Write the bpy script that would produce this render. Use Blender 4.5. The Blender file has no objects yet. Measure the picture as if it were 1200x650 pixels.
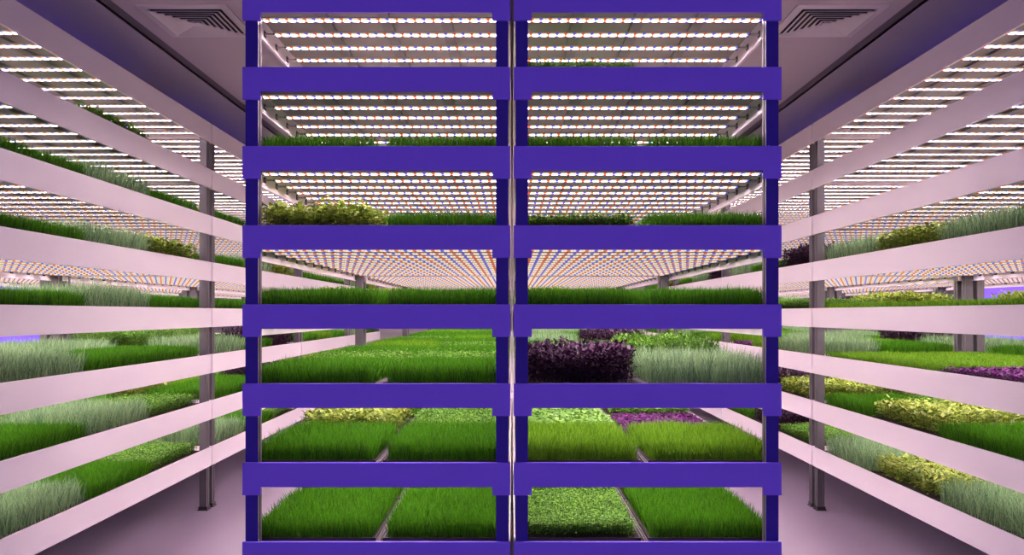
import bpy, bmesh, math, random
import numpy as np
from mathutils import Vector

C = bpy.context.scene.collection
PI = math.pi

# ------------------------------------------------------------------ layout
EYE = 1.69                     # camera height
Y0 = 4.07                      # face of the first rack
PITCH = 2.98                   # rack module pitch down the room
LEN = 2.96
NMOD = 4
Z0, DZ, NLEV = 0.535, 0.40, 8  # top edge of the lowest beam, level spacing
W = 1.354                      # rack width
RAIL_H = 0.164
CEIL = 3.71
LINES = {                      # outer x of each line of racks (left edge)
    'LO': -5.334, 'LI': -3.964, 'CL': -1.3626, 'CR': 0.0086, 'RI': 2.61, 'RO': 3.98}
YOFF = {'LO': -.035, 'LI': -.035, 'CL': 0, 'CR': 0, 'RI': -.035, 'RO': -.035}


def zk(k):
    return Z0 + DZ * k


# ------------------------------------------------------------------ materials
def new_mat(name):
    m = bpy.data.materials.new(name)
    m.use_nodes = True
    nt = m.node_tree
    nt.nodes.clear()
    out = nt.nodes.new('ShaderNodeOutputMaterial')
    return m, nt, out


def N(nt, t, **kw):
    n = nt.nodes.new(t)
    for k, v in kw.items():
        if k in n.inputs.keys():
            n.inputs[k].default_value = v
        else:
            setattr(n, k, v)
    return n


def surf(name, col, rough=0.5, metal=0.0, vary=0.0, scale=6.0, bump=0.0, spec=0.5, stretch=None, rvary=0.0):
    m, nt, out = new_mat(name)
    b = N(nt, 'ShaderNodeBsdfPrincipled')
    b.inputs['Roughness'].default_value = rough
    b.inputs['Metallic'].default_value = metal
    b.inputs['Specular IOR Level'].default_value = spec
    b.inputs['Base Color'].default_value = (*col, 1)
    tc = N(nt, 'ShaderNodeTexCoord')
    mp = N(nt, 'ShaderNodeMapping')
    if stretch:
        mp.inputs['Scale'].default_value = stretch
    nt.links.new(tc.outputs['Object'], mp.inputs['Vector'])
    nz = N(nt, 'ShaderNodeTexNoise')
    nz.inputs['Scale'].default_value = scale
    nz.inputs['Detail'].default_value = 4
    nt.links.new(mp.outputs['Vector'], nz.inputs['Vector'])
    if vary > 0:
        r = N(nt, 'ShaderNodeValToRGB')
        r.color_ramp.elements[0].position = 0.3
        r.color_ramp.elements[1].position = 0.7
        r.color_ramp.elements[0].color = (*[c * (1 - vary) for c in col], 1)
        r.color_ramp.elements[1].color = (*[min(1, c * (1 + vary)) for c in col], 1)
        nt.links.new(nz.outputs['Fac'], r.inputs['Fac'])
        nt.links.new(r.outputs['Color'], b.inputs['Base Color'])
    if rvary > 0:
        mr = N(nt, 'ShaderNodeMapRange')
        mr.inputs['To Min'].default_value = max(0.02, rough - rvary)
        mr.inputs['To Max'].default_value = rough + rvary
        nt.links.new(nz.outputs['Fac'], mr.inputs['Value'])
        nt.links.new(mr.outputs['Result'], b.inputs['Roughness'])
    if bump > 0:
        bp = N(nt, 'ShaderNodeBump')
        bp.inputs['Strength'].default_value = bump
        bp.inputs['Distance'].default_value = 0.02
        nt.links.new(nz.outputs['Fac'], bp.inputs['Height'])
        nt.links.new(bp.outputs['Normal'], b.inputs['Normal'])
    nt.links.new(b.outputs['BSDF'], out.inputs['Surface'])
    return m


def leafmat(name, lo, hi, trans=0.35, rough=0.45, gloss=0.025, scale=4.0):
    """Leaf colour varies from blade to blade; light also passes through the leaf."""
    m, nt, out = new_mat(name)
    geo = N(nt, 'ShaderNodeNewGeometry')
    ramp = N(nt, 'ShaderNodeValToRGB')
    ramp.color_ramp.elements[0].color = (*lo, 1)
    ramp.color_ramp.elements[1].color = (*hi, 1)
    nt.links.new(geo.outputs['Random Per Island'], ramp.inputs['Fac'])
    d = N(nt, 'ShaderNodeBsdfDiffuse')
    t = N(nt, 'ShaderNodeBsdfTranslucent')
    g = N(nt, 'ShaderNodeBsdfGlossy')
    g.inputs['Roughness'].default_value = rough
    nt.links.new(ramp.outputs['Color'], d.inputs['Color'])
    nt.links.new(ramp.outputs['Color'], t.inputs['Color'])
    m1 = N(nt, 'ShaderNodeMixShader')
    m1.inputs[0].default_value = trans
    nt.links.new(d.outputs[0], m1.inputs[1])
    nt.links.new(t.outputs[0], m1.inputs[2])
    m2 = N(nt, 'ShaderNodeMixShader')
    m2.inputs[0].default_value = gloss
    nt.links.new(m1.outputs[0], m2.inputs[1])
    nt.links.new(g.outputs[0], m2.inputs[2])
    nt.links.new(m2.outputs[0], out.inputs['Surface'])
    return m


def ledmat(name, strength, white, red, blue, gap, half):
    """White chips with a red or a blue chip between each pair of white groups, along the bar."""
    m, nt, out = new_mat(name)
    tc = N(nt, 'ShaderNodeTexCoord')
    sx = N(nt, 'ShaderNodeSeparateXYZ')
    nt.links.new(tc.outputs['Object'], sx.inputs[0])
    dv = N(nt, 'ShaderNodeMath', operation='DIVIDE')
    dv.inputs[1].default_value = 0.0952
    nt.links.new(sx.outputs['X'], dv.inputs[0])
    fr = N(nt, 'ShaderNodeMath', operation='FRACT')
    nt.links.new(dv.outputs[0], fr.inputs[0])
    ramp = N(nt, 'ShaderNodeValToRGB')
    cr = ramp.color_ramp
    cr.interpolation = 'CONSTANT'
    a = half
    st = [(0.0, red), (a, gap), (a + .02, white), (0.245, gap), (0.265, white), (0.48 - a, gap), (0.5 - a, blue),
          (0.5 + a, gap), (0.52 + a, white), (0.735, gap), (0.755, white), (0.98 - a, gap), (1 - a, red)]
    cr.elements[0].position, cr.elements[0].color = st[0]
    cr.elements[1].position, cr.elements[1].color = st[1]
    for p, c in st[2:]:
        e = cr.elements.new(p)
        e.color = c
    nt.links.new(fr.outputs[0], ramp.inputs['Fac'])
    em = N(nt, 'ShaderNodeEmission')
    em.inputs['Strength'].default_value = strength
    nt.links.new(ramp.outputs['Color'], em.inputs['Color'])
    nt.links.new(em.outputs[0], out.inputs['Surface'])
    return m


def emit(name, col, s):
    m, nt, out = new_mat(name)
    em = N(nt, 'ShaderNodeEmission')
    em.inputs['Color'].default_value = (*col, 1)
    em.inputs['Strength'].default_value = s
    nt.links.new(em.outputs[0], out.inputs['Surface'])
    return m


LED = 58.0
LW = 0.0165
LIP = 0.0052
M = {
    'purple': surf('purple_front', (0.20, 0.115, 0.86), 0.55, spec=0.15),  # even purple on the front beams alone
    'indigo': surf('indigo_front', (0.035, 0.02, 0.30), 0.6, spec=0.12),  # even indigo on the front face of the first posts
    'white': surf('white_enamel', (0.92, 0.85, 0.87), 0.24, bump=0.012, scale=2.2, stretch=(1, 0.6, 5)),
    'steel': surf('grey_steel', (0.105, 0.098, 0.103), 0.45, metal=0.25, vary=0.08, scale=12),
    'panel': surf('shelf_sheet', (0.215, 0.20, 0.175), 0.45, vary=0.06, scale=3),
    'strap': surf('shelf_stiffener', (0.16, 0.15, 0.14), 0.5),
    'bar': surf('led_bar_housing', (0.42, 0.40, 0.38), 0.4),
    'black': surf('black_plastic', (0.012, 0.011, 0.012), 0.45),
    'soil': surf('dark_soil', (0.022, 0.013, 0.009), 0.95, vary=0.5, scale=60, bump=0.6),
    'divider': surf('tray_runner_metal', (0.20, 0.17, 0.17), 0.4, metal=0.3),
    'floor': surf('floor_resin', (0.41, 0.335, 0.43), 0.35, vary=0.03, scale=0.8, rvary=0.06),
    'ceiling': surf('ceiling_paint', (0.52, 0.45, 0.47), 0.75, vary=0.02, scale=1.5),
    'slot': surf('ceiling_slot_paint', (0.15, 0.125, 0.15), 0.8),
    'vent': surf('vent_enamel', (0.66, 0.60, 0.61), 0.5),
    'duct': surf('vent_painted_dark', (0.02, 0.018, 0.02), 0.8),
    'wall': surf('dark_wall_paint', (0.055, 0.05, 0.06), 0.7, vary=0.1, scale=2),
    'plank': surf('grey_wall_plank', (0.30, 0.28, 0.30), 0.6, vary=0.08, scale=3),
    'foot': surf('foot_rubber', (0.015, 0.014, 0.016), 0.5),
    'led': ledmat('led_chips', LED, (1.0, 0.78, 0.86, 1), (0.16, 0.008, 0.004, 1), (0.018, 0.014, 0.2, 1), (0.35, 0.29, 0.22, 1), 0.075),
    'glow': ledmat('led_side_glow', 0.82, (1.15, 0.96, 0.66, 1), (1.0, 0.18, 0.06, 1), (0.20, 0.17, 1.0, 1), (0.60, 0.48, 0.30, 1), 0.085),
    'violet': emit('violet_light', (0.24, 0.11, 1.0), 1.6),
    'violet_tube': emit('added_violet_tube', (0.17, 0.10, 1.0), 5.5),
    # plants
    'W': leafmat('wheatgrass_blade', (0.012, 0.060, 0.002), (0.080, 0.290, 0.006), trans=0.28, gloss=0.012),
    'Y': leafmat('young_wheatgrass_blade', (0.040, 0.120, 0.004), (0.175, 0.39, 0.014), trans=0.28, gloss=0.012),
    'C': leafmat('chive_blade', (0.030, 0.12, 0.045), (0.33, 0.50, 0.22), gloss=0.04, trans=0.25),
    'S': leafmat('cress_leaf', (0.020, 0.10, 0.004), (0.16, 0.37, 0.03), trans=0.25),
    'B': leafmat('basil_leaf', (0.07, 0.15, 0.008), (0.40, 0.50, 0.06), gloss=0.05, trans=0.25),
    'P': leafmat('purple_basil_leaf', (0.008, 0.003, 0.010), (0.060, 0.016, 0.055), trans=0.12, gloss=0.03),
    'M': leafmat('magenta_leaf', (0.03, 0.002, 0.04), (0.17, 0.012, 0.17), trans=0.15, gloss=0.04),
    'L': leafmat('lettuce_leaf', (0.04, 0.16, 0.008), (0.20, 0.42, 0.045), gloss=0.05, trans=0.25),
    'stem': leafmat('pale_stem', (0.02, 0.05, 0.006), (0.07, 0.11, 0.02)),
    'pstem': leafmat('purple_stem', (0.012, 0.004, 0.01), (0.03, 0.01, 0.025)),
}


# ------------------------------------------------------------------ mesh helpers
class MB:
    def __init__(self):
        self.v, self.f, self.m = [], [], []

    def add(self, vs, fs, mi=0):
        b = len(self.v)
        self.v += [tuple(p) for p in vs]
        for f in fs:
            self.f.append(tuple(b + i for i in f))
            self.m.append(mi)

    def box(self, x0, x1, y0, y1, z0, z1, mi=0):
        vs = [(x, y, z) for z in (z0, z1) for y in (y0, y1) for x in (x0, x1)]
        self.add(vs, [(0, 2, 3, 1), (4, 5, 7, 6), (0, 1, 5, 4), (2, 6, 7, 3), (0, 4, 6, 2), (1, 3, 7, 5)], mi)

    def prism(self, poly, axis, a, b, mi=0):
        """Extrude a polygon of (u, v) along x, y or z between a and b."""
        n = len(poly)

        def p(u, v, w):
            return {'x': (w, u, v), 'y': (u, w, v), 'z': (u, v, w)}[axis]
        vs = [p(u, v, a) for u, v in poly] + [p(u, v, b) for u, v in poly]
        fs = [tuple(range(n))[::-1], tuple(range(n, 2 * n))]
        fs += [(i, (i + 1) % n, n + (i + 1) % n, n + i) for i in range(n)]
        self.add(vs, fs, mi)

    def mesh(self, name, mats, bevel=0.0):
        me = bpy.data.meshes.new(name)
        me.from_pydata(self.v, [], self.f)
        for m in mats:
            me.materials.append(m)
        me.polygons.foreach_set('material_index', self.m)
        bm = bmesh.new()
        bm.from_mesh(me)
        bmesh.ops.recalc_face_normals(bm, faces=bm.faces)
        if bevel > 0:
            es = [e for e in bm.edges if len(e.link_faces) == 2 and e.calc_face_angle(0) > 0.6]
            bmesh.ops.bevel(bm, geom=es, offset=bevel, segments=1, affect='EDGES', profile=0.5)
        bm.to_mesh(me)
        bm.free()
        return me


def link(name, data, parent=None, loc=(0, 0, 0)):
    o = bpy.data.objects.new(name, data)
    C.objects.link(o)
    o.location = loc
    if parent:
        o.parent = parent
    return o


def tag(o, label, cat, group=None):
    o['label'] = label
    o['category'] = cat
    if group:
        o['group'] = group
    return o


def struct(name, mb, mats, bevel=0.0):
    o = link(name, mb.mesh(name, mats, bevel))
    o['kind'] = 'structure'
    return o


# ------------------------------------------------------------------ the room
XW, YB, YF = 6.75, 17.2, -3.0
mb = MB(); mb.box(-XW - .2, XW + .2, YF, YB + .2, -0.2, 0.0)
struct('floor', mb, [M['floor']])

SA, SB = 2.59, 2.69                                 # the slot in the ceiling, a strip painted dark
mb = MB()
xs = [(-XW - .2, -SB), (-SA, SA), (SB, XW + .2)]
for a, b in xs:
    mb.box(a, b, YF, YB + .2, CEIL, CEIL + .06)
struct('ceiling', mb, [M['ceiling']])
for i, s in enumerate((-1, 1)):
    mb = MB()
    a, b = sorted((s * SA, s * SB))
    mb.box(a, b, YF, YB, CEIL + .022, CEIL + .06)
    mb.box(a - .004, a, YF, YB, CEIL + .002, CEIL + .022)
    mb.box(b, b + .004, YF, YB, CEIL + .002, CEIL + .022)
    struct('trim_%d' % (i + 1), mb, [M['slot']])
mb = MB(); mb.box(-XW - .2, -XW, YF, YB, 0, CEIL); struct('wall_left', mb, [M['wall']])
mb = MB(); mb.box(XW, XW + .2, YF, YB, 0, CEIL); struct('wall_right', mb, [M['wall']])
mb = MB()
z = 0.0
while z < CEIL - 0.01:                              # back wall of horizontal planks
    z1 = min(z + 0.155, CEIL)
    mb.box(-XW, XW, YB, YB + .12, z, z1 - 0.012)
    mb.box(-XW, XW, YB + .03, YB + .12, z1 - 0.012, z1)
    z = z1
struct('wall_back', mb, [M['plank']])

# ------------------------------------------------------------------ ceiling vents
def vent_meshes():
    R = 0.30
    fr = MB()
    def ring(mbx, r0, z0, r1, z1, t, mi=0):
        """A square hopper ring from half-size r0 at z0 to r1 at z1, t thick."""
        def sq(r, z):
            return [(-r, -r, z), (r, -r, z), (r, r, z), (-r, r, z)]
        vs = sq(r0, z0) + sq(r1, z1) + sq(r0, z0 + t) + sq(r1, z1 + t)
        fs = []
        for i in range(4):
            j = (i + 1) % 4
            fs += [(i, j, 4 + j, 4 + i), (8 + i, 12 + i, 12 + j, 8 + j), (i, 8 + i, 8 + j, j), (4 + i, 4 + j, 12 + j, 12 + i)]
        mbx.add(vs, fs, mi)
    ring(fr, R, -0.008, R - 0.052, -0.012, 0.008)
    ring(fr, R - 0.052, -0.012, R - 0.060, 0.006, 0.004)
    duct = MB(); duct.box(-R + .05, R - .05, -R + .05, R - .05, 0.0, 0.0015)  # flat sheet, the darkness of the duct put into its colour
    lou = []
    r = R - 0.062
    while r > 0.05:
        l = MB(); ring(l, r, -0.024, r - 0.030, -0.010, 0.003); lou.append(l)
        r -= 0.037
    pl = MB(); pl.box(-.03, .03, -.03, .03, -0.026, -0.022); pl.box(-.008, .008, -.008, .008, -.024, 0.0)
    return fr.mesh('vent_frame', [M['vent']], 0.0), duct.mesh('duct', [M['duct']]), [l.mesh('louver', [M['vent']]) for l in lou], pl.mesh('centre_plate', [M['vent']])


vf, vd, vl, vp = vent_meshes()
for side, s in (('left', -1), ('right', 1)):
    o = link('ceiling_vent', None, None, (s * 2.17, 5.57, CEIL))
    tag(o, 'square louvered air vent in the ceiling above the %s aisle' % side, 'vent', 'ceiling vents')
    link('frame', vf, o)
    link('duct_dark_sheet', vd, o, (0, 0, -0.0016))
    for l in vl:
        link('louver', l, o)
    link('centre_plate', vp, o)

# ------------------------------------------------------------------ grow rack prototypes
PX, PW, PY, PD = 0.010, 0.062, 0.022, 0.064          # posts: inset, width, set-back, depth


def end_beam_mesh(mat):
    mb = MB()
    b, hm = 0.091, 0.123
    poly = [(0, 0), (0, -RAIL_H), (b, -RAIL_H), (b, -hm), (W - b, -hm), (W - b, -RAIL_H), (W, -RAIL_H), (W, 0)]
    mb.prism(poly, 'y', 0, 0.018)
    return mb.mesh('end_beam', [mat], 0.0012)


def rail_mesh():
    mb = MB()
    t, fl = 0.005, 0.016
    y0, y1 = 0.019, LEN - 0.019
    # channel section: web with a short lip at the top and at the foot
    poly = [(0, 0), (0, -RAIL_H), (fl, -RAIL_H), (fl, -RAIL_H + t), (t, -RAIL_H + t), (t, -t), (fl * .55, -t), (fl * .55, 0)]
    mb.prism(poly, 'y', y0, y1)
    return mb.mesh('side_rail', [M['white']])


def post_mesh():
    mb = MB()
    h = zk(7) - 0.01
    w, d, lip, t = PW, PD, 0.012, 0.005
    # upright with a groove down the aisle-side faces
    poly = [(0, 0), (w, 0), (w, d * .38), (w - t, d * .38), (w - t, d * .62), (w, d * .62), (w, d), (0, d), (0, d * .62), (t, d * .62), (t, d * .38), (0, d * .38)]
    mb.prism(poly, 'z', 0.012, h)
    return mb.mesh('post', [M['steel']], 0.0)


def cover_mesh():
    mb = MB(); mb.box(-.0005, PW + .0005, -0.003, -0.0002, 0.03, zk(7) - 0.02)
    return mb.mesh('post_cover', [M['indigo']])


def foot_mesh():
    mb = MB()
    mb.box(-.012, PW + .012, -.012, PD + .012, 0.0, 0.010)
    mb.box(-.006, PW + .006, -.006, PD + .006, 0.010, 0.034)
    return mb.mesh('foot', [M['foot']], 0.002)


def panel_mesh():
    mb = MB()
    y0, y1, x0, x1 = 0.020, LEN - 0.020, 0.0056, W - 0.0056
    # a sheet notched round the four posts
    a, b = PX + PW + 0.002, PY + PD + 0.002
    poly = [(a, y0), (W - a, y0), (W - a, b), (x1, b), (x1, LEN - b), (W - a, LEN - b), (W - a, y1), (a, y1), (a, LEN - b), (x0, LEN - b), (x0, b), (a, b)]
    mb.prism(poly, 'z', -0.048, -0.034)
    for c in (W / 2 - .33, W / 2, W / 2 + .33):
        mb.box(c - .03, c + .03, y0 + .01, y1 - .01, -0.066, -0.049, 1)
    return mb.mesh('shelf_panel', [M['panel'], M['strap']])


def runner_mesh():
    mb = MB()
    mb.box(W / 2 - .010, W / 2 + .010, 0.03, LEN - .03, -0.034, -0.024)
    mb.box(W / 2 - .0085, W / 2 - .0045, 0.03, LEN - .03, -0.024, -0.002)
    mb.box(W / 2 + .0045, W / 2 + .0085, 0.03, LEN - .03, -0.024, -0.002)
    return mb.mesh('tray_runner', [M['divider']])


BAR_X0, BAR_X1 = 0.058, W - 0.058


def bar_mesh():
    mb = MB()
    mb.box(BAR_X0, BAR_X1, -0.021, 0.021, 0.0, 0.010, 0)
    for a, b in ((-.021, -LW - .0003), (LW + .0003, .021)):  # added lips, shaped to hide the strip at low angles
        mb.box(BAR_X0, BAR_X1, a, b, -LIP, 0.0, 1)
    for a, b in ((-.0225, -.0211), (.0211, .0225)):          # added glowing sides that paint the chips' glow at low angles
        mb.box(BAR_X0 + .010, BAR_X1 - .010, a, b, -LIP, 0.0028, 2)
    for a, b in ((0.0056, BAR_X0), (BAR_X1, W - 0.0056)):   # dark end brackets fixed to the rails
        mb.box(a, b, -0.010, 0.010, -0.002, 0.006, 0)
    for a, b in ((0.0056, 0.0090), (W - 0.0090, W - 0.0056)):
        mb.box(a, b, -0.018, 0.018, -0.012, 0.020, 1)
    return mb.mesh('led_bar', [M['bar'], M['black'], M['glow']])


def lens_mesh():
    mb = MB()
    mb.box(BAR_X0 + .010, BAR_X1 - .010, -LW, LW, -0.0012, -0.0002)
    return mb.mesh('led_strip', [M['led']])


ME = dict(beam_p=end_beam_mesh(M['purple']), beam_w=end_beam_mesh(M['white']), rail=rail_mesh(), post=post_mesh(), cover=cover_mesh(),
          foot=foot_mesh(), panel=panel_mesh(), runner=runner_mesh(), bar=bar_mesh(), lens=lens_mesh())

NBAR = 13
BAR_Y = [0.13 + 0.2205 * i for i in range(NBAR)]


def build_rack(front):
    root = link('grow_rack', None)
    for i, (x, y) in enumerate(((PX, PY), (W - PX - PW, PY), (PX, LEN - PY - PD), (W - PX - PW, LEN - PY - PD))):
        p = link('post', ME['post'], root, (x, y, 0))
        link('foot', ME['foot'], p)
        if front and i < 2:
            c = link('post_cover', ME['cover'], p)
            c['label'] = 'indigo front face of the post'
    for k in range(NLEV):
        e = link('end_beam', ME['beam_p' if front else 'beam_w'], root, (0, 0, zk(k)))
        if front:
            e['label'] = 'flat purple end beam'
        e = link('end_beam', ME['beam_w'], root, (W, LEN, zk(k)))
        e.rotation_euler = (0, 0, PI)
        link('side_rail', ME['rail'], root, (0, 0, zk(k)))
        r = link('side_rail', ME['rail'], root, (W, LEN, zk(k)))
        r.rotation_euler = (0, 0, PI)
        p = link('shelf_panel', ME['panel'], root, (0, 0, zk(k)))
        if k < 7:
            link('tray_runner', ME['runner'], p)
        if k > 0:
            for y in BAR_Y:
                b = link('led_bar', ME['bar'], root, (0, y, zk(k) - 0.1185))
                s = link('led_strip', ME['lens'], b)
    return root


def copy_tree(o, parent=None):
    c = o.copy()
    C.objects.link(c)
    if parent:
        c.parent = parent
    for ch in list(o.children):
        copy_tree(ch, c)
    return c


LNAME = {'LO': 'outer left', 'LI': 'left aisle', 'CL': 'centre-left', 'CR': 'centre-right', 'RI': 'right aisle', 'RO': 'outer right'}
ORD = ['first', 'second', 'third', 'fourth', 'fifth', 'sixth', 'seventh', 'eighth', 'ninth', 'tenth', 'eleventh', 'twelfth']
proto_f, proto_b = build_rack(True), build_rack(False)
used = {True: False, False: False}
for ln, x in LINES.items():
    for m in range(NMOD):
        fr = m == 0
        src = proto_f if fr else proto_b
        r = src if not used[fr] else copy_tree(src)
        used[fr] = True
        r.location = (x, Y0 + YOFF[ln] + PITCH * m, 0)
        where = {'LO': 'outer line beyond the left racks', 'LI': 'line along the left aisle', 'CL': 'centre, left of the seam',
                 'CR': 'centre, right of the seam', 'RI': 'line along the right aisle', 'RO': 'outer line beyond the right racks'}[ln]
        if ln in ('CL', 'CR') and fr:
            lab = 'tall grow rack with purple front beams, indigo posts, %s of the centre seam' % ('left' if ln == 'CL' else 'right')
        else:
            lab = 'white-railed grow rack, %s, %s from the front' % (where, ORD[m])
        tag(r, lab, 'grow rack', 'grow racks')

# ------------------------------------------------------------------ plants
TW, TL = 0.646, 0.880                                # tray size
TH = 0.030


def tray_mesh():
    mb = MB()
    w, l, t = TW / 2, TL / 2, 0.006
    mb.box(-w, w, -l, l, 0, 0.004, 0)
    mb.box(-w, -w + t, -l, l, 0.004, TH, 0)
    mb.box(w - t, w, -l, l, 0.004, TH, 0)
    mb.box(-w + t, w - t, -l, -l + t, 0.004, TH, 0)
    mb.box(-w + t, w - t, l - t, l, 0.004, TH, 0)
    mb.box(-w + t, w - t, -l + t, l - t, 0.004, 0.022, 1)
    return mb.mesh('tray', [M['black'], M['soil']])


def mesh_np(name, V, quads, tris, mats, qm=None, tm=None):
    me = bpy.data.meshes.new(name)
    nv, nq, ntr = len(V), len(quads), len(tris)
    me.vertices.add(nv)
    me.vertices.foreach_set('co', V.astype(np.float32).ravel())
    loops = np.concatenate([quads.ravel(), tris.ravel()]).astype(np.int32)
    me.loops.add(len(loops))
    me.loops.foreach_set('vertex_index', loops)
    me.polygons.add(nq + ntr)
    st = np.concatenate([np.arange(nq) * 4, nq * 4 + np.arange(ntr) * 3]).astype(np.int32)
    me.polygons.foreach_set('loop_start', st)
    for m in mats:
        me.materials.append(m)
    if qm is not None:
        me.polygons.foreach_set('material_index', np.concatenate([qm, tm]).astype(np.int32))
    me.update(calc_edges=True)
    me.validate()
    return me


def jitter_grid(rng, n, mx=0.012):
    w, l = TW - 2 * mx - .012, TL - 2 * mx - .012
    nx = max(1, int(round(math.sqrt(n * w / l))))
    ny = max(1, int(round(n / nx)))
    gx, gy = np.meshgrid((np.arange(nx) + .5) / nx, (np.arange(ny) + .5) / ny)
    p = np.stack([gx.ravel(), gy.ravel()], 1)
    p += rng.uniform(-.5, .5, p.shape) * np.array([1.0 / nx, 1.0 / ny])
    return (np.clip(p, 0, 1) - .5) * np.array([w, l])


def clampxy(V, lim=0.0):
    V[:, 0] = np.clip(V[:, 0], -TW / 2 - lim, TW / 2 + lim)
    V[:, 1] = np.clip(V[:, 1], -TL / 2 - lim, TL / 2 + lim)
    return V


def lumps(rng, p, amp):
    """Gentle unevenness of the stand: some patches grow taller."""
    h = np.zeros(len(p))
    for _ in range(7):
        a = rng.uniform(0, 2 * PI)
        f = rng.uniform(6, 26)
        h += np.sin((p[:, 0] * math.cos(a) + p[:, 1] * math.sin(a)) * f + rng.uniform(0, 6.3))
    return 1 + amp * h / 2.6


def blades(seed, n, h, dh, w, lean, curve, mat, name, tall=0.0, lump=0.05):
    rng = np.random.default_rng(seed)
    p = jitter_grid(rng, n)
    n = len(p)
    H = (h + rng.normal(0, dh, n)) * lumps(rng, p, lump)
    H = np.where(rng.random(n) < tall, H * 1.22, H)
    H = np.maximum(H, h * 0.45)
    az = rng.uniform(0, 2 * PI, n)
    ln = np.abs(rng.normal(0, lean, n)) * H
    cv = np.abs(rng.normal(0, curve, n)) * H
    fa = rng.uniform(0, PI, n)
    dirv = np.stack([np.cos(az), np.sin(az)], 1)
    side = np.stack([np.cos(fa), np.sin(fa)], 1)
    ww = w * rng.uniform(.75, 1.25, n)
    z0 = 0.020
    st = [(0.0, .75), (0.40, 1.0), (0.75, .72)]
    V = np.zeros((n, 7, 3))
    for i, (t, k) in enumerate(st):
        c = p + dirv * (ln * t + cv * t * t)[:, None]
        for j, s in enumerate((-.5, .5)):
            V[:, 2 * i + j, :2] = c + side * (ww * k * s)[:, None]
            V[:, 2 * i + j, 2] = z0 + H * t
    V[:, 6, :2] = p + dirv * (ln + cv)[:, None]
    V[:, 6, 2] = z0 + H * (1 - 0.3 * (cv / H) ** 1)
    b = (np.arange(n) * 7)[:, None]
    q = np.concatenate([b + np.array([[0, 1, 3, 2]]), b + np.array([[2, 3, 5, 4]])])
    t = b + np.array([[4, 5, 6]])
    return mesh_np(name, clampxy(V.reshape(-1, 3), 0.004), q, t, [mat])


def leafy(seed, n, h, dh, leaf, leaves, mat, smat, name, aspect=0.55, up=(0.1, 0.7), lump=0.06, spread=0.35, lo=0.45, cup=0.25, lim=0.004):
    """Seedlings: a thin stem each and several cupped leaves set round it."""
    rng = np.random.default_rng(seed)
    p = jitter_grid(rng, n, 0.02)
    n = len(p)
    H = np.maximum((h + rng.normal(0, dh, n)) * lumps(rng, p, lump), h * .4)
    az = rng.uniform(0, 2 * PI, n)
    tilt = np.abs(rng.normal(0, .13, n)) * H
    z0 = 0.020
    top = np.concatenate([p + np.stack([np.cos(az), np.sin(az)], 1) * tilt[:, None], (z0 + H)[:, None]], 1)
    base = np.concatenate([p, np.full((n, 1), z0)], 1)
    # stems: one thin blade
    sw = 0.0011
    sd = np.stack([np.cos(az + 1.2), np.sin(az + 1.2), np.zeros(n)], 1) * sw
    SV = np.stack([base - sd, base + sd, top + sd * .6, top - sd * .6], 1).reshape(-1, 3)
    sq = (np.arange(n) * 4)[:, None] + np.array([[0, 1, 2, 3]])
    # leaves
    LV = []
    for k in range(leaves):
        t = 1.0 if leaves == 1 else lo + (1 - lo) * ((k // 2) / max(1, (leaves - 1) // 2))
        t = np.clip(t + rng.normal(0, .04, n), .15, 1.0)
        o = base + (top - base) * t[:, None]
        a = az + k * PI + (k // 2) * (PI / 2) + rng.normal(0, spread, n)
        el = rng.uniform(up[0], up[1], n) + .25 * (t - .6)
        d = np.stack([np.cos(a) * np.cos(el), np.sin(a) * np.cos(el), np.sin(el)], 1)
        s = np.stack([-np.sin(a), np.cos(a), np.zeros(n)], 1)
        nn = np.cross(d, s)
        L = leaf * rng.uniform(.7, 1.25, n) * (0.72 + .28 * t)
        wd = L * aspect * .5

        def pt(u, v, c):
            return o + d * (L * u)[:, None] + s * (wd * v)[:, None] + nn * (L * c)[:, None]
        droop = cup * .5
        LV.append(np.stack([
            pt(0.02, 0, 0), pt(.33, 1, cup * .12 - .02), pt(.36, 0, -.06), pt(.33, -1, cup * .12 - .02),
            pt(.70, .78, .06 - droop * .4), pt(.72, 0, -.03 - droop * .3), pt(.70, -.78, .06 - droop * .4), pt(1.0, 0, -droop * .9)], 1))
    LVa = np.concatenate(LV).reshape(-1, 3)
    nl = n * leaves
    b = (len(SV) + np.arange(nl) * 8)[:, None]
    lq = np.concatenate([b + np.array([[1, 4, 5, 2]]), b + np.array([[2, 5, 6, 3]])])
    lt = np.concatenate([b + np.array([[0, 1, 2]]), b + np.array([[0, 2, 3]]), b + np.array([[4, 7, 5]]), b + np.array([[5, 7, 6]])])
    V = clampxy(np.concatenate([SV, LVa]), lim)
    V[:, 2] = np.maximum(V[:, 2], 0.0225 if False else 0.012)
    qm = np.concatenate([np.ones(len(sq)), np.zeros(len(lq))])
    return mesh_np(name, V, np.concatenate([sq, lq]), lt, [mat, smat], qm, np.zeros(len(lt)))


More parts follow.
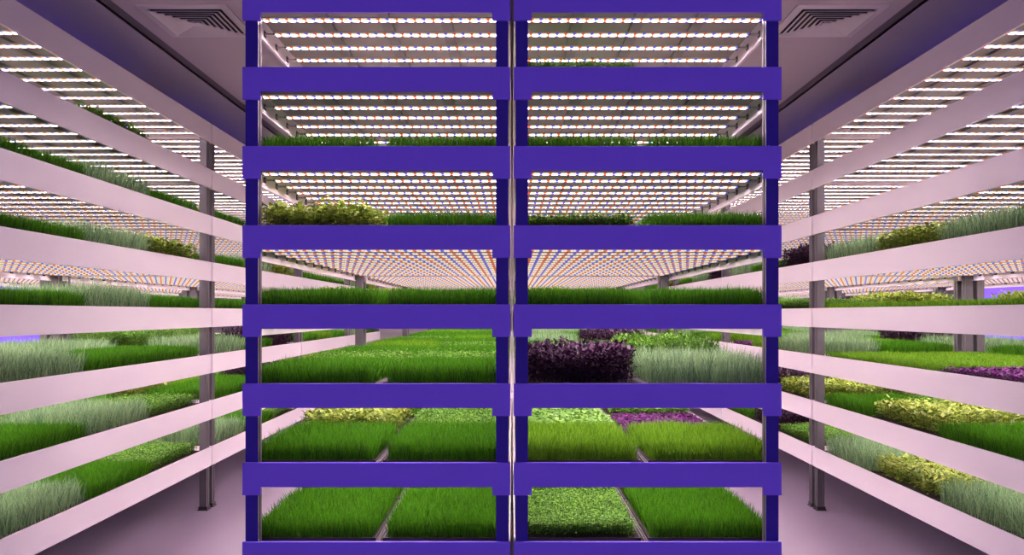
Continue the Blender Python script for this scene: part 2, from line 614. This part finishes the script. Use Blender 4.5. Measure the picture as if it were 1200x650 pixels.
KIND = {   # thing name, part name, look in words, category
    'W': ('wheatgrass_tray', 'wheatgrass', 'dark green wheatgrass tray', 'wheatgrass tray'),
    'Y': ('young_wheatgrass_tray', 'young_wheatgrass', 'light yellowish-green wheatgrass tray', 'young wheatgrass tray'),
    'C': ('chive_tray', 'chives', 'pale silvery-green chive tray', 'chive tray'),
    'S': ('cress_tray', 'cress', 'small-leaved green cress tray', 'cress tray'),
    'B': ('basil_tray', 'basil', 'leafy yellow-green basil tray', 'basil tray'),
    'P': ('purple_basil_tray', 'purple_basil', 'dark purple basil tray', 'purple basil tray'),
    'M': ('magenta_microgreen_tray', 'microgreens', 'low magenta microgreen tray', 'microgreen tray'),
    'L': ('lettuce_tray', 'lettuce_seedlings', 'bright green lettuce seedling tray', 'lettuce tray')}
PL = {
    'W': [blades(s, 13000, 0.098, .012, .0030, .22, .16, M['W'], 'wheatgrass') for s in (1, 2, 3)],
    'Y': [blades(s, 11500, 0.098, .013, .0030, .22, .18, M['Y'], 'young_wheatgrass', tall=.04) for s in (4, 5)],
    'C': [blades(s, 5200, 0.146, .022, .0034, .22, .18, M['C'], 'chives', tall=.05) for s in (6, 7)],
    'S': [leafy(s, 3400, 0.080, .010, .017, 7, M['S'], M['stem'], 'cress', aspect=.66, up=(-.1, .6), lo=.35) for s in (8, 9)],
    'B': [leafy(s, 760, 0.126, .014, .038, 9, M['B'], M['stem'], 'basil', aspect=.58, lo=.25, up=(-.1, .8)) for s in (10, 11)],
    'P': [leafy(s, 900, 0.156, .015, .036, 10, M['P'], M['pstem'], 'purple_basil', aspect=.46, up=(.1, 1.0), lo=.15) for s in (12, 13)],
    'M': [leafy(s, 1500, 0.030, .004, .024, 3, M['M'], M['pstem'], 'microgreens', aspect=.75, up=(-.1, .5), lo=.6) for s in (14,)],
    'L': [leafy(s, 1400, 0.062, .007, .030, 3, M['L'], M['stem'], 'lettuce_seedlings', aspect=.85, up=(0.0, .7), lo=.6, cup=.35) for s in (15,)]}
TRAY = tray_mesh()

# crops, row by row from the front: [column nearer the aisle or the outside, other column]; '.' = no tray, '?' = any
PLAN = {
    ('CL', 0): ('WW', 'WW'), ('CL', 1): ('WBWS', 'WSWW'), ('CL', 2): ('WSWYWSWWYWWW', 'WSWSWYWWSWWW'), ('CL', 3): ('Wb', 'WW'),
    ('CL', 4): ('BW', 'WS'), ('CL', 5): ('WW', 'WW'), ('CL', 6): ('..', '..'),
    ('CR', 0): ('WW', 'SW'), ('CR', 1): ('YMLS', 'YLLW'), ('CR', 2): ('CtWWPYWWCWWW', 'PCYWCWYCWWYW'), ('CR', 3): ('WW', 'Wb'),
    ('CR', 4): ('WW', 'SW'), ('CR', 5): ('WW', 'WW'), ('CR', 6): ('..', 'S.'),
    ('LI', 0): ('CWSCWSCWWSCW', 'WSSWCSWWSCWW'), ('LI', 1): ('WCSWWPWBWSWC', 'CSWBYSWCWSWB'), ('LI', 2): ('CWWCWPWYWCSW', 'CCCttSWWCWSW'),
    ('LI', 3): ('WCWWWSCWSWWC', 'WSWCWSWWCWSW'), ('LI', 4): ('WCBWCBWWSCWB', 'WWSWCWWSWCWW'), ('LI', 5): ('WCWWSWCWWSCW', 'WSWWCWWSWWCW'), ('LI', 6): ('.S..........', '............'),
    ('RI', 0): ('CBCSPWYCWSBW', 'WSWCSBWYWCSW'), ('RI', 1): ('WBWBPCYWSBWC', 'WBSBWYCBWSWY'), ('RI', 2): ('MyyCYMYWCYSW', 'yyyWYCSYWYCW'),
    ('RI', 3): ('yyySYCWYSYWC', 'yyyBSYWCYWSY'), ('RI', 4): ('CBCPWCPCWBYW', 'WWCWSWBWCYWS'), ('RI', 5): ('............', '............'), ('RI', 6): ('............', '............'),
    ('LO', 2): ('............', '............'), ('RO', 2): ('WWWCPWCWSWSW', 'WYCWSWYPWCWS'),
    ('LO', 3): ('CWWSWWCWSWWC', 'WCWSWWCWSWWC'), ('RO', 3): ('YSBWCYSWCWSW', 'WYCWSWYPWCWS'),
}
random.seed(5)
# rows of trays that are within sight, per line of racks, shelf and column (row numbers in hex)
SIGHT = {
    ('CL', 0): ('01', '01'),
    ('CL', 1): ('012', '012'),
    ('CL', 2): ('0123456789a', '0123456789a'),
    ('CL', 3): ('01', '017'),
    ('CL', 4): ('0', '0'),
    ('CL', 5): ('0', '0'),
    ('CR', 0): ('01', '01'),
    ('CR', 1): ('012', '012'),
    ('CR', 2): ('012345678', '01234567'),
    ('CR', 3): ('012', '0128'),
    ('CR', 4): ('0', '0'),
    ('CR', 5): ('0', '0'),
    ('CR', 6): ('', '0'),
    ('LI', 0): ('0123456', '013'),
    ('LI', 1): ('0123456789ab', '0123459ab'),
    ('LI', 2): ('0123456789ab', '01234689'),
    ('LI', 3): ('0123456', '3'),
    ('LI', 4): ('0123456789ab', ''),
    ('LI', 5): ('012345', ''),
    ('LI', 6): ('1', ''),
    ('LO', 1): ('1', ''),
    ('RI', 0): ('0123456', '01'),
    ('RI', 1): ('0123456789b', '01234'),
    ('RI', 2): ('0123456789ab', '0123456789a'),
    ('RI', 3): ('012345', '3'),
    ('RI', 4): ('0123456789ab', ''),
    ('RO', 2): ('123456789ab', '234679ab'),
    ('RO', 3): ('1234', '7'),
}
trays = []
for ln, x in LINES.items():
    for k in range(7):
        for ci in (0, 1):
            plan = PLAN.get((ln, k), ('?' * 12, '?' * 12))[ci]
            for row in range(12):
                ch = plan[row] if row < len(plan) else ('.' if k >= 5 and ln in ('CL', 'CR') else '?')
                rnd = random.choice('WWWWSSCYB')
                if ch == '?':
                    ch = rnd
                if ch == '.':
                    continue
                v = random.randrange(3)
                if '%x' % row not in SIGHT.get((ln, k), ('', ''))[ci]:
                    continue
                # column 0 is the outer one of the central pair, the aisle one of the side lines
                left_col = ci == 0 if ln in ('CL', 'RI', 'RO') else ci == 1
                cx = x + (0.0120 + TW / 2 if left_col else W - 0.0120 - TW / 2)
                mod, r = divmod(row, 3)
                cy = Y0 + YOFF[ln] + PITCH * mod + PY + PD + 0.006 + TL / 2 + r * 0.9015
                short = ch == 'y'                    # wheatgrass just sprouted
                low = ch == 'b'                      # a younger, lower stand of basil
                high = ch == 't'                     # cress grown tall
                ch = {'b': 'B', 't': 'S', 'y': 'Y'}.get(ch, ch)
                nm, part, look, cat = KIND[ch]
                o = link(nm, TRAY, None, (cx, cy, zk(k) - 0.0338))
                ms = PL[ch]
                f = link(part, ms[v % len(ms)], o)
                f['kind'] = 'stuff'
                if short:
                    f.scale = (1, 1, 0.56)
                if high:
                    f.scale = (1, 1, 2.05)
                if low:
                    f.scale = (1, 1, 0.84)
                if random.random() < .5:
                    f.rotation_euler = (0, 0, PI)
                col = {'CL': ('outer', 'seam'), 'CR': ('outer', 'seam')}.get(ln, ('aisle', 'far'))[ci]
                sh = ['lowest', 'second', 'third', 'fourth', 'fifth', 'sixth', 'seventh'][k]
                tag(o, '%s, %s shelf up, %s racks, %s row back, %s side' % (('tall ' if high else 'short ' if short else 'young ' if low else '') + look, sh, LNAME[ln], ORD[row], col), cat,
                    'crop trays on the %s shelf of the %s racks' % (sh, LNAME[ln]))
                trays.append((o, ln, k, ci, row))

# ------------------------------------------------------------------ violet lights beyond the side racks
for side, s in (('left', -1), ('right', 1)):
    t = link('violet_light_panel', None, None, (s * (XW - 0.002), 8.7, 0.0))
    tag(t, 'long glowing violet light panel on the dark wall beyond the %s racks' % side, 'light panel', 'violet wall lights')
    mb = MB(); a, b = sorted((0, -s * 0.05))
    mb.box(a, b, -3.4, 3.4, 0, 2.5)  # made longer and lower to spill more violet onto the floor
    link('housing', mb.mesh('housing', [M['steel']], 0.004), t)
    mb = MB(); a, b = sorted((-s * 0.051, -s * 0.056))
    mb.box(a, b, -3.36, 3.36, 0.12, 2.46)
    link('diffuser', mb.mesh('diffuser', [M['violet']]), t)

# unseen violet tubes added on the side racks to tint the ceiling
for side, s in (('left', -1), ('right', 1)):
    for i, yy in enumerate((5.6, 8.55, 11.5)):
        t = link('added_violet_tube', None, None, (s * 3.35, yy, zk(7) - 0.0338))
        tag(t, 'added violet tube, unseen on top of the %s aisle rack, %s from the front' % (side, ORD[i]), 'tube light', 'added violet tubes on the rack tops')
        mb = MB(); mb.box(-.03, .03, -1.2, 1.2, 0, 0.03)
        link('housing', mb.mesh('housing', [M['bar']], 0.003), t)
        mb = MB(); mb.prism([(.014 * math.cos(a), .031 + .014 * math.sin(a)) for a in [PI * j / 6 for j in range(7)]], 'y', -1.17, 1.17)
        link('tube', mb.mesh('tube', [M['violet_tube']]), t)

# ------------------------------------------------------------------ violet ambient light added from the front left open
w = bpy.data.worlds.new('World')
bpy.context.scene.world = w
w.use_nodes = True
bg = w.node_tree.nodes['Background']
bg.inputs['Color'].default_value = (0.70, 0.52, 1.0, 1)
bg.inputs['Strength'].default_value = 1.15

# ------------------------------------------------------------------ camera
cd = bpy.data.cameras.new('camera')
cam = bpy.data.objects.new('camera', cd)
C.objects.link(cam)
cam.location = (0, 0, EYE)
cam.rotation_euler = (PI / 2, 0, 0)
cd.sensor_width = 36
cd.lens = 944 / 1200 * 36
cd.shift_y = 42 / 1200
cd.clip_end = 100
sc = bpy.context.scene
sc.camera = cam
sc.view_settings.view_transform = 'Standard'
sc.view_settings.look = 'None'
sc.view_settings.exposure = 0.0
sc.view_settings.gamma = 1.0
sc.view_settings.use_curve_mapping = False
sc.cycles.max_bounces = 7
sc.cycles.diffuse_bounces = 4
sc.cycles.glossy_bounces = 3
sc.cycles.transmission_bounces = 4
sc.cycles.use_denoising = True
sc.cycles.sample_clamp_indirect = 8.0
